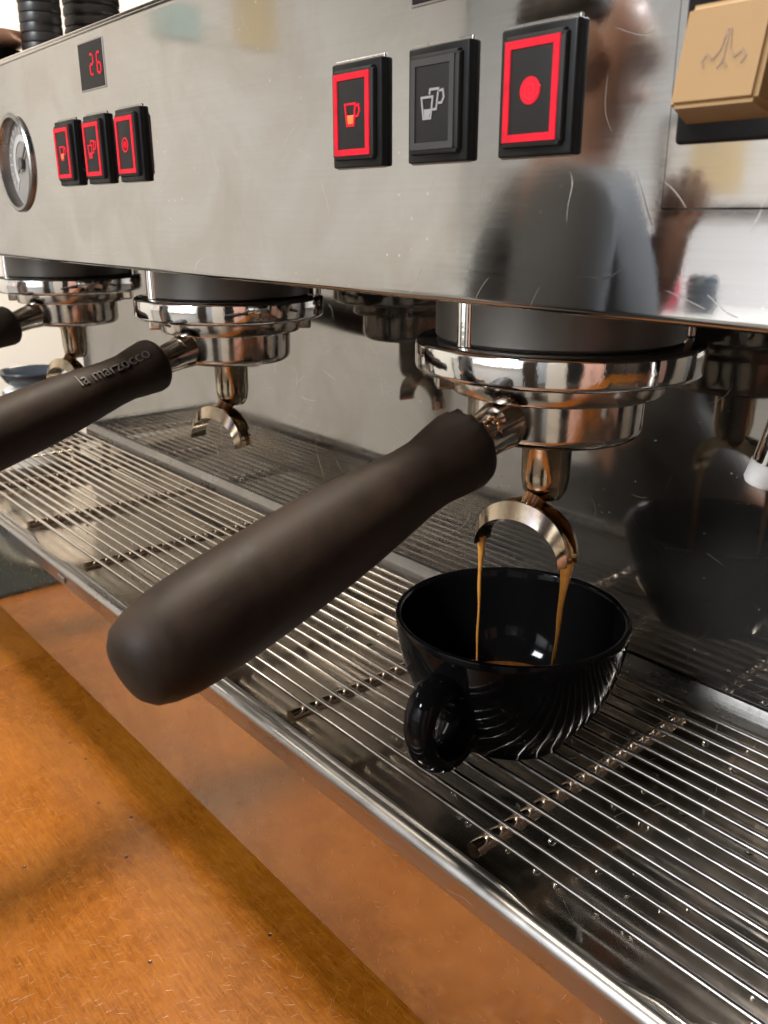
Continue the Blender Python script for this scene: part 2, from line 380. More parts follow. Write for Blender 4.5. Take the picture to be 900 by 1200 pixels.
P(box('rear_body', (-0.600, 0.0900, -0.2298), (XR - 0.002, 0.40, 0.0213), 'panel', None, 0.002))
P(box('side_panel', (XL + 0.0005, -0.030, 0.0305), (XL + 0.004, 0.398, 0.1115), 'panel', None, 0.0005))
# splash back: mirror steel sheet with a folded hem along its foot
YS = 0.0655
P(box('splash_back', (-0.6005, YS, -0.1450), (XR - 0.004, YS + 0.002, 0.0212), 'splash'))
hem = [(YS + 0.0018, -0.1448), (YS - 0.0006, -0.1448), (YS - 0.0016, -0.1452), (YS - 0.0040, -0.1490), (YS - 0.0046, -0.1506), (YS - 0.0046, -0.1760), (YS - 0.0026, -0.1760), (YS - 0.0026, -0.1515), (YS + 0.0018, -0.1456)]
hem[0] = (YS + 0.0018, -0.1453); hem[1] = (YS - 0.0004, -0.1453)
P(extrude_x('splash_hem', hem, -0.6005, XR - 0.004, 'hem', None, True, True, 1, 25))
# base face below the tray
fp = [(-0.0790, -0.1625), (-0.0840, -0.1625), (-0.0842, -0.2280), (-0.0839, -0.2288), (-0.0832, -0.2294), (-0.0810, -0.2296), (-0.0790, -0.2290)]
P(extrude_x('base_face', fp, -0.640, XR, 'face', None, True, True, 1, 12))
P(box('base_side', (-0.640, -0.0785, -0.2295), (-0.637, 0.0895, -0.1780), 'face', None, 0.0006))
P(box('base_floor', (-0.6365, -0.0785, -0.2298), (XR, 0.0895, -0.2260), 'dark'))
for x in (-0.60, -0.18, 0.30):
    for y in (0.02, 0.36):
        P(lathe('foot', [(0, 0.0253), (0.014, 0.0253), (0.014, 0.012), (0.02, 0.010), (0.02, 0), (0, 0)], 'rubber', None, 20, mtx=Matrix.Translation((x, y, CZ))))
# gauge
g = lathe('pressure_gauge', [(GR + 0.0012, -0.0002), (GR + 0.0012, 0.0012), (GR + 0.0004, 0.0020), (GR - 0.0012, 0.0018), (GR - 0.0018, 0.0006), (GR - 0.0018, -0.0085), (GR - 0.0005, -0.0085), (GR - 0.0005, -0.0002)],
          'rail', None, 64, 35, Matrix.Translation((GX, YP, GZ)) @ Matrix.Rotation(R(90), 4, 'X'), close=True)
P(g)
def sub(o, par, loc=None):
    o.parent = par; o.matrix_parent_inverse = par.matrix_world.inverted(); return o
bpy.context.view_layer.update()
GM = Matrix.Translation((GX, YP + 0.0045, GZ))
circ = lambda r, n=48, a0=0, a1=360: [(r * math.cos(R(a0 + (a1 - a0) * i / n)), r * math.sin(R(a0 + (a1 - a0) * i / n))) for i in range(n)]
sub(flat_poly('dial', circ(GR - 0.0016), 'dial', None, 0, 0.0008, GM), g)
ticks = [[(r0 * math.cos(R(a)), r0 * math.sin(R(a))), (0.0195 * math.cos(R(a)), 0.0195 * math.sin(R(a)))] for a in range(-45, 226, 15) for r0 in ((0.0150,) if a % 45 == 0 else (0.0170,))]
sub(strokes('dial_marks', ticks, 0.0009, 'dialwhite', None, -0.0010, 0.0001, GM), g)
sub(strokes('dial_band', [[(0.0128 * math.cos(R(a)), 0.0128 * math.sin(R(a))) for a in range(-45, 226, 9)]], 0.0034, 'dialwhite', None, -0.0010, 0.0001, GM), g)
sub(strokes('needle', [[(-0.005, -0.0045), (0.013, 0.0115)]], 0.0012, 'dialmark', None, -0.0022, 0.0003, GM), g)
sub(flat_poly('needle_hub', circ(0.0030, 20), 'dialmark', None, -0.0024, 0.0006, GM), g)

# seven segment display
def display(x, z):
    w, h = 0.0262, 0.0196
    b = box('display', (x - w / 2, YP - 0.0004, z - h / 2), (x + w / 2, YP + 0.002, z + h / 2), 'rail', None, 0.0004); P(b)
    sub(box('display_window', (x - w / 2 + 0.0007, YP - 0.0006, z - h / 2 + 0.0007), (x + w / 2 - 0.0007, YP + 0.0002, z + h / 2 - 0.0007), 'glassblk', None, 0.0002), b)
    seg = dict(a=((0, 1), (1, 1)), b=((1, 1), (1, .5)), c=((1, .5), (1, 0)), d=((0, 0), (1, 0)), e=((0, 0), (0, .5)), f=((0, .5), (0, 1)), g=((0, .5), (1, .5)))
    for k, ss in enumerate(('abged', 'afgecd')):
        dx = x - 0.0005 + 0.0074 * k; dz = z - 0.0038; W, H = 0.0034, 0.0078
        L = []
        for s_ in ss:
            (a, b0), (c, d0) = seg[s_]; ax, az, bx_, bz = a * W, b0 * H, c * W, d0 * H
            sx = 0.12 * (bx_ - ax); sz = 0.06 * (bz - az)
            L.append([(dx + ax + sx + az * 0.0, dz + az + sz), (dx + bx_ - sx + bz * 0.0, dz + bz - sz)])
        sub(strokes('digit', L, 0.0009, 'red', None, YP - 0.0007, 0.0001), b)
display(-0.2075, 0.1020); display(0.0125, 0.1020)

# push buttons
def cup_icon(s=1.0, dx=0.0, dz=0.0):
    o = [(-0.0030, 0.0030), (0.0022, 0.0030), (0.0014, -0.0032), (-0.0020, -0.0032)]
    hnd = [(0.0021, 0.0022), (0.0038, 0.0026), (0.0042, 0.0008), (0.0034, -0.0006), (0.0018, -0.0006)]
    T = lambda L: [(p[0] * s + dx, p[1] * s + dz) for p in L]
    return T(o), T(hnd)
def button(x0, icon, lit):
    w, h, zc = 0.0229, 0.0284, 0.0680; xc = x0 + w / 2
    T = Matrix.Translation((xc, YP, zc))
    b = box('button', (-w / 2, -0.0022, -h / 2), (w / 2, 0.0015, h / 2), 'bblack', None, 0.0007, 3, T); P(b)
    bpy.context.view_layer.update()
    sub(box('bezel', (-w / 2 - 0.0003, -0.0005, -h / 2 - 0.0003), (w / 2 - 0.0006, 0.001, h / 2 + 0.0010), 'rail', None, 0.0003, 2, T), b)
    bm = bmesh.new()
    pr = [(0.0095, 0.0122, -0.0018), (0.0095, 0.0122, -0.0030), (0.0092, 0.0119, -0.0037), (0.0085, 0.0112, -0.0040)]
    rings = [[bm.verts.new((sx * a, y, sz * c)) for sx, sz in ((-1, -1), (1, -1), (1, 1), (-1, 1))] for a, c, y in pr]
    for A, B in zip(rings, rings[1:]):
        for k in range(4): bm.faces.new((A[k], A[(k + 1) % 4], B[(k + 1) % 4], B[k]))
    bm.faces.new(rings[-1]); bm.faces.new(rings[0])
    bmesh.ops.bevel(bm, geom=[e for e in bm.edges if abs(e.verts[0].co.y - e.verts[1].co.y) > 1e-5], offset=0.0007, segments=2, affect='EDGES')
    sub(from_bm('cap', bm, 'capface', None, 30, T), b)
    fw, fh = 0.0073, 0.0101
    sub(strokes('light_frame', [[(-fw, -fh), (fw, -fh), (fw, fh), (-fw, fh)]], 0.0017, 'red' if lit else 'unlitframe', None, -0.0041, 0.0002, T, closed=(0,)), b)
    Y = -0.0041; mt = 'red' if lit else 'unlit'
    if icon == 'single':
        o, hn = cup_icon(0.92); sub(strokes('icon', [o, hn], 0.0006, mt, None, Y, 0.00015, T, closed=(0,)), b)
        sub(flat_poly('icon_fill', [(-0.0018, -0.0002), (0.0012, -0.0002), (0.0008, -0.0025), (-0.0014, -0.0025)], 'orange' if lit else mt, None, Y, 0.0001, T), b)
    elif icon == 'double':
        o, hn = cup_icon(0.82, -0.0014, -0.0008); o2, hn2 = cup_icon(0.72, 0.0010, 0.0014)
        sub(strokes('icon', [o, [(-0.0008, 0.0022), (-0.0006, 0.0034), (0.0026, 0.0034), (0.0018, -0.0014), (0.0002, -0.0014)], [(0.0025, 0.0028), (0.0042, 0.0030), (0.0046, 0.0012), (0.0038, 0.0), (0.0021, 0.0)]], 0.0006, mt, None, Y, 0.00015, T, closed=(0,)), b)
        sub(flat_poly('icon_fill', [(-0.0030, -0.0012), (-0.0003, -0.0012), (-0.0008, -0.0031), (-0.0027, -0.0031)], mt, None, Y, 0.0001, T), b)
    elif icon == 'ring':
        sub(strokes('icon', [circ(0.0026, 24), [(0.0, 0.0015), (0.0, -0.0015)], [(-0.0011, 0.001), (-0.0011, -0.001)], [(0.0011, 0.001), (0.0011, -0.001)]], 0.0006, mt, None, Y, 0.00015, T, closed=(0,)), b)
    else:
        sub(flat_poly('icon', circ(0.0030, 32), mt, None, Y, 0.00015, T), b)
        sub(strokes('icon_swirl', [[(0.0003 + 0.0001 * k * math.cos(k * 0.55), 0.0001 * k * math.sin(k * 0.55)) for k in range(24)], [(0.0026, 0.0012), (0.0034, 0.0006)]], 0.00018, 'swirl', None, Y - 0.0002, 0.0001, T), b)
    return b
for x0, ic, lit in ((-0.0334, 'single', True), (0.0006, 'double', False), (0.0340, 'dot', True), (-0.2528, 'single', True), (-0.2186, 'double', True), (-0.1846, 'ring', True)):
    button(x0, ic, lit)

# tan rocker on a black base over a thin steel plate
P(box('label_plate', (0.0812, YP - 0.0010, 0.0415), (0.150, YP + 0.0005, 0.1085), 'panel', None, 0.0004))
rb = box('rocker_switch', (0.0833, YP - 0.0020, 0.0542), (0.1180, YP + 0.0005, 0.0905), 'bblack', None, 0.0012, 3); P(rb)
bm = bmesh.new()
x0, x1, zb, zt = 0.0852, 0.1058, 0.0578, 0.0790
co = [(x0, YP - 0.0015, zb), (x1, YP - 0.0015, zb), (x1, YP - 0.0015, zt), (x0, YP - 0.0015, zt),
      (x0 + .0022, YP - 0.0112, zb + 0.0026), (x1 - .0006, YP - 0.0112, zb + 0.0026), (x1 - .0006, YP - 0.0070, zt - 0.0004), (x0 + .0022, YP - 0.0070, zt - 0.0004)]
bv = [bm.verts.new(c) for c in co]
for f in ((0, 1, 2, 3), (4, 5, 6, 7), (0, 1, 5, 4), (1, 2, 6, 5), (2, 3, 7, 6), (3, 0, 4, 7)): bm.faces.new([bv[i] for i in f])
bmesh.ops.bevel(bm, geom=bm.edges[:], offset=0.0009, segments=3, affect='EDGES')
sub(from_bm('rocker_cap', bm, 'tan', None, 40), rb)
# worn steam-jet mark on the rocker: three jets and two curls
Tm = Matrix.Translation((0.0970, YP - 0.0092, (zb + zt) / 2 + 0.0008)) @ Matrix.Rotation(math.atan2(-0.0042, zt - zb - 0.0030), 4, 'X') @ Matrix.Scale(0.85, 4)
mk = [[(-0.0003, 0.0050), (-0.0012, 0.0006), (-0.0026, -0.0012)], [(0.0004, 0.0050), (0.0012, 0.0006), (0.0026, -0.0012)], [(0, 0.0045), (0, -0.0022)],
      [(-0.0026, -0.0012), (-0.0042, 0.0002), (-0.0052, -0.0012), (-0.0044, -0.0026)], [(0.0026, -0.0012), (0.0042, 0.0002), (0.0052, -0.0012), (0.0044, -0.0026)],
      [(-0.0012, -0.0030), (0, -0.0018), (0.0012, -0.0030)]]
sub(strokes('steam_mark', mk, 0.0005, 'tanmark', None, 0.0, 0.00012, Tm), rb)

# group heads
GS = 0.22
def group_head(X):
    T = Matrix.Translation((X, 0, 0))
    n = lathe('group_head', [(0, 0.0225), (0.0425, 0.0225), (0.0425, 0.0015), (0.0415, 0.0005), (0, 0.0005)], 'castgrey', None, 72, 35, T); P(n)
    bpy.context.view_layer.update()
    ring = [(0.0, 0.0003), (0.0478, 0.0003), (0.0490, 0.0000), (0.0495, -0.0008), (0.0496, -0.0014), (0.0496, -0.0085), (0.0493, -0.0094), (0.0484, -0.0102), (0.0460, -0.0107), (0.0, -0.0106)]
    sub(lathe('bayonet_ring', ring, 'chrome', None, 96, 50, T), n)
    for a in (-95, 52, 140):
        rr_ = 0.0415 if a == -95 else 0.0452; px, py = rr_ * math.cos(R(a)), rr_ * math.sin(R(a))
        sub(lathe('bolt', [(0, 0.0214), (0.0032, 0.0214), (0.0032, 0.0006), (0, 0.0006)], 'chrome', None, 20, 35, Matrix.Translation((X + px, py, 0))), n)
for k in range(3): group_head(-GS * k)

# hot water spout under the tan rocker
hw = tube('hot_water_spout', [(0.0870, 0.0080, 0.0220), (0.0862, 0.0070, 0.008), (0.0825, 0.0052, -0.010), (0.0780, 0.0040, -0.0295)], [0.0052, 0.0052, 0.0050, 0.0046], 'chrome', None, 24); P(hw)
bpy.context.view_layer.update()
sub(tube('aerator_tip', [(0.0781, 0.0040, -0.0293), (0.0766, 0.0036, -0.0350), (0.0763, 0.0035, -0.0362)], [0.0050, 0.0050, 0.0042], 'tip', None, 24), hw)

# ================================================================== drip tray
tray = empty('drip_tray', (-0.1, -0.01, -0.2258))
tag(tray, 'polished steel drip tray with rounded front rail below the groups', 'drip tray')
tinv = Matrix.Translation((0.1, 0.01, 0.2258))
def PT(o): o.parent = tray; o.matrix_parent_inverse = tinv; return o
rp = arc(-0.0838, -0.1538, 0.0032, 215, 30, 9) + [(-0.0806, -0.1545), (-0.0806, -0.1622), (-0.0862, -0.1622), (-0.0866, -0.1606)]
PT(extrude_x('front_rail', rp, -0.638, XR, 'rail', None, True, True, 1, 40))
for a, b in ((-0.62, -0.3370), (-0.3025, 0.0700), (0.0950, 0.44)):
    n = 26; pts = []; rad = []
    for i in range(n + 1):
        x = a + (b - a) * i / n; t = min(x - a, b - x)
        pts.append((x, -0.0785, -0.1545 - 0.0016 * max(0, 1 - t / 0.008))); rad.append(0.0019 * min(1.0, 0.25 + t / 0.010))
    PT(tube('inner_lip', pts, rad, 'rail', None, 12))
bp = [(-0.0804, -0.1560), (-0.0804, -0.1710)] + arc(-0.0744, -0.1710, 0.006, 180, 270, 5) + [(0.050, -0.1790)] + arc(0.0535, -0.1730, 0.006, 270, 360, 5) + [(0.0598, -0.1560), (0.0606, -0.1560), (0.0606, -0.1800), (-0.0812, -0.1800), (-0.0812, -0.1560)]
PT(extrude_x('basin', bp, -0.634, XR - 0.01, 'basin', None, True, True, 1, 40))
PT(box('end_rail', (-0.638, -0.0800, -0.1700), (-0.6300, 0.0600, -0.1515), 'rail', None, 0.002))
for x in (-0.62, -0.1, 0.40):
    PT(box('tray_rest', (x - 0.01, -0.07, -0.2259), (x + 0.01, 0.05, -0.1801), 'dark'))
PT(box('clip', (-0.283, -0.0876, -0.1598), (-0.274, -0.0866, -0.1560), 'rail', None, 0.0004))

# ---- wire grate
WZ = -0.1548
grate = empty('wire_grate', (-0.1, 0, WZ - 0.0065))
tag(grate, 'stainless wire grate of long parallel rods lying in the drip tray', 'grate')
ginv = Matrix.Translation((0.1, 0, -(WZ - 0.0065)))
NW = 17
WM = []
for k in range(5):
    bm = bmesh.new(); a_, b_, c_ = random.uniform(0, 6), random.uniform(0, 6), random.uniform(.0001, .00035)
    tube_bm(bm, [(-0.627 + (XR + 0.607) * q / 24, c_ * math.sin(a_ + q * 0.45), c_ * 0.6 * math.sin(b_ + q * 0.6)) for q in range(25)], 0.00105, 10)
    bmesh.ops.recalc_face_normals(bm, faces=bm.faces); wm = bpy.data.meshes.new('wire'); bm.to_mesh(wm); bm.free()
    wm.materials.append(M['wire']); wm.shade_smooth(); wm.set_sharp_from_angle(angle=R(50)); WM.append(wm)
for i in range(NW):
    o = bpy.data.objects.new('wire', WM[i % 5]); COL.objects.link(o)
    o.location = (random.uniform(-.001, .001), -0.0625 + 0.1200 * i / (NW - 1) + random.uniform(-.00025, .00025), WZ); o.rotation_euler = (0, 0, random.uniform(-.0006, .0006))
    o.parent = grate; o.matrix_parent_inverse = ginv
bm = bmesh.new(); tube_bm(bm, [(0, -0.0690, 0), (0, 0.0550, 0)], 0.0029, 14)
bmesh.ops.recalc_face_normals(bm, faces=bm.faces); cm = bpy.data.meshes.new('cross_rod'); bm.to_mesh(cm); bm.free()
cm.materials.append(M['rod']); cm.shade_smooth(); cm.set_sharp_from_angle(angle=R(50))
for x in (0.350, 0.245, 0.140, 0.0330, -0.0730, -0.181, -0.288, -0.385, -0.487, -0.59):
    o = bpy.data.objects.new('cross_rod', cm); COL.objects.link(o); o.location = (x, 0, WZ - 0.0038); o.parent = grate; o.matrix_parent_inverse = ginv
for x in (0.345, -0.59):
    for y in (-0.055, 0.045):
        o = box('grate_foot', (x - 0.003, y - 0.003, -0.1789), (x + 0.003, y + 0.003, WZ - 0.0055), 'rod', None, 0.0006); o.parent = grate; o.matrix_parent_inverse = ginv

# ================================================================== portafilters
def portafilter():
    root = empty('portafilter')
    z0 = -0.0108
    lathe('flange', [(0.0, z0), (0.0365, z0), (0.0372, z0 - 0.0008), (0.0372, z0 - 0.0058), (0.0364, z0 - 0.0068), (0.0318, z0 - 0.0072), (0.0, z0 - 0.0072)], 'basket', root, 80, 40)
    bprof = [(0.0312, -0.0178), (0.0310, -0.0295)] + [(0.0310 - 0.004 + 0.004 * math.cos(R(a)), -0.0295 - 0.004 * math.sin(R(a))) for a in (20, 45, 70, 90)] + [(0.012, -0.0340), (0.0, -0.0340)]
    lathe('basket_body', [(0.0, -0.0178)] + bprof, 'basket', root, 80, 40)
    for a in (15, 195):
        box('locking_ear', (0.0360, -0.006, -0.0170), (0.0425, 0.006, -0.0112), 'basket', root, 0.001, 2, Matrix.Rotation(R(a + 30), 4, 'Z'))
    # neck: tapered arm toward the operator (-Y)
    dn = math.atan2(0.0292, 0.1206)
    ax = Vector((0, -math.cos(dn), -math.sin(dn))); c0 = Vector((0, -0.0485, -0.0298))
    st = c0 - ax * 0.024
    tube('neck', [st, st + ax * 0.006, st + ax * 0.012, st + ax * 0.020, c0 + ax * 0.004], [0.0098, 0.0088, 0.0078, 0.0072, 0.0070], 'basket', root, 28)
    # handle: lathe along its own axis
    hp = [(0.0, 0.0), (0.0085, 0.0), (0.0116, 0.0006), (0.0129, 0.0022), (0.0133, 0.0050), (0.0124, 0.012), (0.0112, 0.020), (0.0113, 0.028), (0.0121, 0.037), (0.0129, 0.046),
          (0.0137, 0.056), (0.0143, 0.068), (0.0146, 0.080), (0.0147, 0.092), (0.0146, 0.103), (0.0143, 0.111), (0.0137, 0.1180), (0.0124, 0.1235), (0.0108, 0.1273), (0.0083, 0.1295), (0.0048, 0.1304), (0.0, 0.1307)]
    # smooth the profile
    q = ax.to_track_quat('Z', 'Y').to_matrix().to_4x4()
    mt = Matrix.Translation(c0) @ q
    h = lathe('handle', hp, 'handle', root, 56, 60, mt)
    return root, h, mt
pf, hnd, hmt = portafilter()
# spouted nozzle with open twin channel
def nozzle(root):
    lathe('nozzle', [(0.0, -0.0335), (0.0098, -0.0335), (0.0100, -0.0365), (0.0090, -0.0378), (0.0088, -0.0500), (0.0080, -0.0550), (0.0062, -0.0580), (0.0, -0.0585)], 'spout', root, 40, 45, Matrix.Translation((-0.001, -0.001, 0)))
    N = 30; wy = 0.0052; yo = -0.0105
    out, inn = [], []
    for i in range(N + 1):
        t = math.pi * (1 - i / N); s_ = math.sin(t); c_ = math.cos(t)
        out.append((-0.0028 + 0.0206 * c_, -0.0778 + 0.0198 * (s_ ** 0.80)))
        inn.append((-0.0028 + 0.0186 * c_, -0.0782 + 0.0140 * (s_ ** 0.95)))
    bm = bmesh.new(); th = 0.0009
    def wall(y0, y1, back=0.0):
        A = [bm.verts.new((p[0], y0 + back, p[1])) for p in out]; B = [bm.verts.new((p[0], y0, p[1])) for p in inn]
        C = [bm.verts.new((p[0], y1 + back, p[1])) for p in out]; D = [bm.verts.new((p[0], y1, p[1])) for p in inn]
        for i in range(N):
            bm.faces.new((A[i], A[i + 1], B[i + 1], B[i])); bm.faces.new((C[i], D[i], D[i + 1], C[i + 1]))
            bm.faces.new((A[i], C[i], C[i + 1], A[i + 1])); bm.faces.new((B[i], B[i + 1], D[i + 1], D[i]))
        for i in (0, N): bm.faces.new((A[i], B[i], D[i], C[i]))
    wall(yo - wy, yo - wy + th * 1.4, 0.0024); wall(yo + wy - th * 1.4, yo + wy)
    # trough floor on the inner curve
    E_ = [bm.verts.new((p[0], yo - wy + th, p[1])) for p in inn]; F_ = [bm.verts.new((p[0], yo + wy - th, p[1])) for p in inn]
    up = [(p[0] + (o[0] - p[0]) * 0.22, p[1] + (o[1] - p[1]) * 0.22) for p, o in zip(inn, out)]
    G_ = [bm.verts.new((p[0], yo - wy + th, p[1])) for p in up]; H_ = [bm.verts.new((p[0], yo + wy - th, p[1])) for p in up]
    for i in range(N):
        bm.faces.new((E_[i], E_[i + 1], F_[i + 1], F_[i])); bm.faces.new((G_[i], H_[i], H_[i + 1], G_[i + 1]))
        bm.faces.new((E_[i], G_[i], G_[i + 1], E_[i + 1])); bm.faces.new((F_[i], F_[i + 1], H_[i + 1], H_[i]))
    for i in (0, N): bm.faces.new((E_[i], F_[i], H_[i], G_[i]))
    sp_ = from_bm('spout', bm, 'spout', root, 40)
    # short stem joining channel and nozzle
    tube('spout_stem', [(-0.0026, yo + 0.001, -0.0625), (-0.002, -0.0055, -0.0580), (-0.0012, -0.0025, -0.0500)], [0.0036, 0.0044, 0.0048], 'dregs', root, 20)
    return sp_
nozzle(pf)
labels = ['dark handled portafilter pouring espresso into the black cup', 'dark handled portafilter with raised lettering on its grip and empty spouts', 'dark handled portafilter locked in the group nearest the cream wall']
angs = [6.0, 9.0, 12.0]
pfs = [pf, copy_tree(pf), copy_tree(pf)]
for k, o in enumerate(pfs):
    o.location = (-GS * k, 0, 0); o.rotation_euler = (0, 0, R(angs[k])); tag(o, labels[k], 'portafilter', 'portafilters locked into the groups')
bpy.context.view_layer.update()

h1 = [c for c in pfs[0].children if c.name.startswith('handle')][0]; h1.data = h1.data.copy()
upv = (h1.matrix_world.to_3x3().inverted() @ Vector((0.15, 0, 1))).normalized()
for v in h1.data.vertices:
    rr = math.hypot(v.co.x, v.co.y)
    if v.co.z < 0.0035 and rr > 0.008:
        f = max(0.0, (v.co.x * upv.x + v.co.y * upv.y) / rr) ** 2
        an = math.atan2(v.co.y, v.co.x); ng = math.sin(an * 23) * 0.5 + math.sin(an * 41 + 1.3) * 0.5
        v.co.z += f * (-0.0016 * max(0, ng) + 0.0010 * min(0, ng)); v.co.x *= 1 + 0.05 * f * ng; v.co.y *= 1 + 0.05 * f * ng
# raised lettering on the second handle
def lettering(txt, size, depth):
    cu = bpy.data.curves.new('t', 'FONT'); cu.body = txt; cu.size = size; cu.extrude = depth; cu.align_x = 'CENTER'; cu.align_y = 'CENTER'
    to = bpy.data.objects.new('t', cu); COL.objects.link(to); bpy.context.view_layer.update()
    me = bpy.data.meshes.new_from_object(to.evaluated_get(bpy.context.evaluated_depsgraph_get()))
    bpy.data.objects.remove(to); bpy.data.curves.remove(cu); return me
h2 = [c for c in pfs[1].children if c.name.startswith('handle')][0]
me = lettering('la marzocco', 0.0082, 0.0006)
M['letter'] = plain('raised_letter_plastic', (0.045, 0.036, 0.029), 0.5)
lo = link('lettering', me, 'letter', None, 0)
# wrap flat text onto the handle: text x runs along the axis, text y around it
for v in me.vertices:
    t = 0.0285 - v.co.x; rr = (0.01165 + 0.00065 * max(0, (t - 0.028) / 0.009) + 0.0008 * max(0, (0.016 - t) / 0.006)) + v.co.z * 0.9; an = -v.co.y / 0.0117
    v.co = Vector((rr * math.sin(an), rr * math.cos(an), t))
bm = bmesh.new(); bm.from_mesh(me); bmesh.ops.recalc_face_normals(bm, faces=bm.faces); bm.to_mesh(me); bm.free()
# orient so that the text sits on the upper side facing the camera
H = h2.matrix_world.copy(); camp = cam.matrix_world.translation
best = None
for k in range(72):
    a = k * R(5); p = H @ (Matrix.Rotation(a, 4, 'Z') @ Vector((0, 0.0117, 0.0225))); c0 = H @ Vector((0, 0, 0.0225))
    nrm = (p - c0).normalized(); sc = nrm.dot((camp - p).normalized()) * 0.75 + nrm.z * 0.5
    if best is None or sc > best[0]: best = (sc, a)
lo.parent = h2; lo.matrix_local = Matrix.Rotation(best[1], 4, 'Z')

# ================================================================== cup, coffee
CX, CY, CB = -0.0060, -0.0100, WZ + 0.00105
HT = 0.0500
cup = empty('coffee_cup', (CX, CY, CB)); tag(cup, 'glossy black ceramic cup catching two streams of espresso on the grate', 'cup')
outer = [(0.0, 0.0016), (0.0205, 0.0016), (0.0215, 0.0), (0.0248, 0.0), (0.0256, 0.0016), (0.0270, 0.0040), (0.0315, 0.0095), (0.0358, 0.0160), (0.0395, 0.0235), (0.0422, 0.0320), (0.0438, 0.0400), (0.0446, 0.0470), (0.0448, 0.0490), (0.0445, 0.0499)]
inner = [(0.0436, 0.0502), (0.0426, 0.0498), (0.0421, 0.0485), (0.0412, 0.0420), (0.0396, 0.0330), (0.0368, 0.0245), (0.0330, 0.0170), (0.0285, 0.0110), (0.022, 0.0066), (0.012, 0.0048), (0.0, 0.0045)]
lathe('cup_body', outer + inner, 'ceramic', cup, 96, 50)
az = R(-80)
hp = [(0.0400, 0.0350), (0.0460, 0.0375), (0.0520, 0.0370), (0.0562, 0.0335), (0.0580, 0.0280), (0.0575, 0.0215), (0.0548, 0.0150), (0.0500, 0.0098), (0.0440, 0.0080), (0.0380, 0.0100), (0.0330, 0.0140)]
# smooth with catmull-rom and sweep an oval section
def catmull(P_, n=5):
    P_ = [Vector(p) for p in P_]; out = []
    for i in range(len(P_) - 1):
        a, b, c, d = P_[max(i - 1, 0)], P_[i], P_[i + 1], P_[min(i + 2, len(P_) - 1)]
        for k in range(n):
            t = k / n; out.append(0.5 * ((2 * b) + (c - a) * t + (2 * a - 5 * b + 4 * c - d) * t * t + (3 * b - a - 3 * c + d) * t ** 3))
    return out + [P_[-1]]
pth = catmull([(p[0], 0, p[1]) for p in hp]); bm = bmesh.new(); rings = []
for i, p in enumerate(pth):
    d = (pth[min(i + 1, len(pth) - 1)] - pth[max(i - 1, 0)]).normalized(); nrm = Vector((-d.z, 0, d.x)); sd = Vector((0, 1, 0)); f = i / (len(pth) - 1)
    a = 0.0060 + 0.0026 * (abs(f - 0.45) * 2) ** 2; b = 0.0044
    rings.append([bm.verts.new(p + nrm * b * math.cos(k * math.pi / 9) + sd * a * math.sin(k * math.pi / 9)) for k in range(18)])
for A, B in zip(rings, rings[1:]):
    for k in range(18): bm.faces.new((A[k], A[(k + 1) % 18], B[(k + 1) % 18], B[k]))
bm.faces.new(rings[0]); bm.faces.new(rings[-1])
from_bm('cup_handle', bm, 'ceramic', cup, 60, Matrix.Rotation(az, 4, 'Z'))

CL = 0.0122   # coffee level above the cup foot
cof = lathe('espresso', [(0.0, CL), (0.0258, CL), (0.0288, CL + 0.0004), (0.0294, CL + 0.0002), (0.0256, CL - 0.0030), (0.0, CL - 0.0060)], 'crema', None, 64, 40, Matrix.Translation((CX, CY, CB)))
tag(cof, 'brown espresso with crema pooled inside the black cup', 'coffee')
# streams, from the spout tips of the first portafilter
W1 = pfs[0].matrix_world
lt = W1 @ Vector((-0.0028 - 0.0192, -0.0105, -0.0772)); rt = W1 @ Vector((-0.0028 + 0.0192, -0.0105, -0.0772))
zc = CB + CL
def stream(name, top, bot, r0, r1, label):
    n = 22; pts = []; rad = []
    for i in range(n + 1):
        f = i / n; ff = f ** 0.9
        pts.append(Vector((top.x + (bot.x - top.x) * ff + 0.00015 * math.sin(f * 17), top.y + (bot.y - top.y) * ff, top.z + 0.0006 + (bot.z - top.z - 0.0008) * f)))
        rad.append(r1 + (r0 - r1) * math.exp(-f * 6.0) + 0.00008 * math.sin(f * 23))
    o = tube(name, pts, rad, 'stream', None, 14); tag(o, label, 'coffee stream'); return o
stream('espresso_stream', lt, Vector((lt.x, lt.y, zc)), 0.0018, 0.00048, 'thin straight espresso stream falling from the spout tip beside the grip')
stream('espresso_stream', rt, Vector((rt.x - 0.0032, rt.y - 0.0018, zc)), 0.0027, 0.00068, 'thicker slanting espresso stream running off the coffee wetted spout tip')
# wet coffee lying in the right hand channel of the spout
bm = bmesh.new(); pts = []; rad = []
for i in range(15):
    t = R(100 - 92 * i / 14); pts.append(W1 @ Vector((-0.0028 + 0.0190 * math.cos(t), -0.0105, -0.0778 + 0.0150 * math.sin(t) ** 0.9))); rad.append(0.0021 + 0.0008 * math.sin(i * 1.3) * 0.4)
tube_bm(bm, pts, rad, 12); cf = from_bm('coffee_film', bm, 'stream', None, 60)
tag(cf, 'film of espresso running down the open spout channel', 'coffee film')

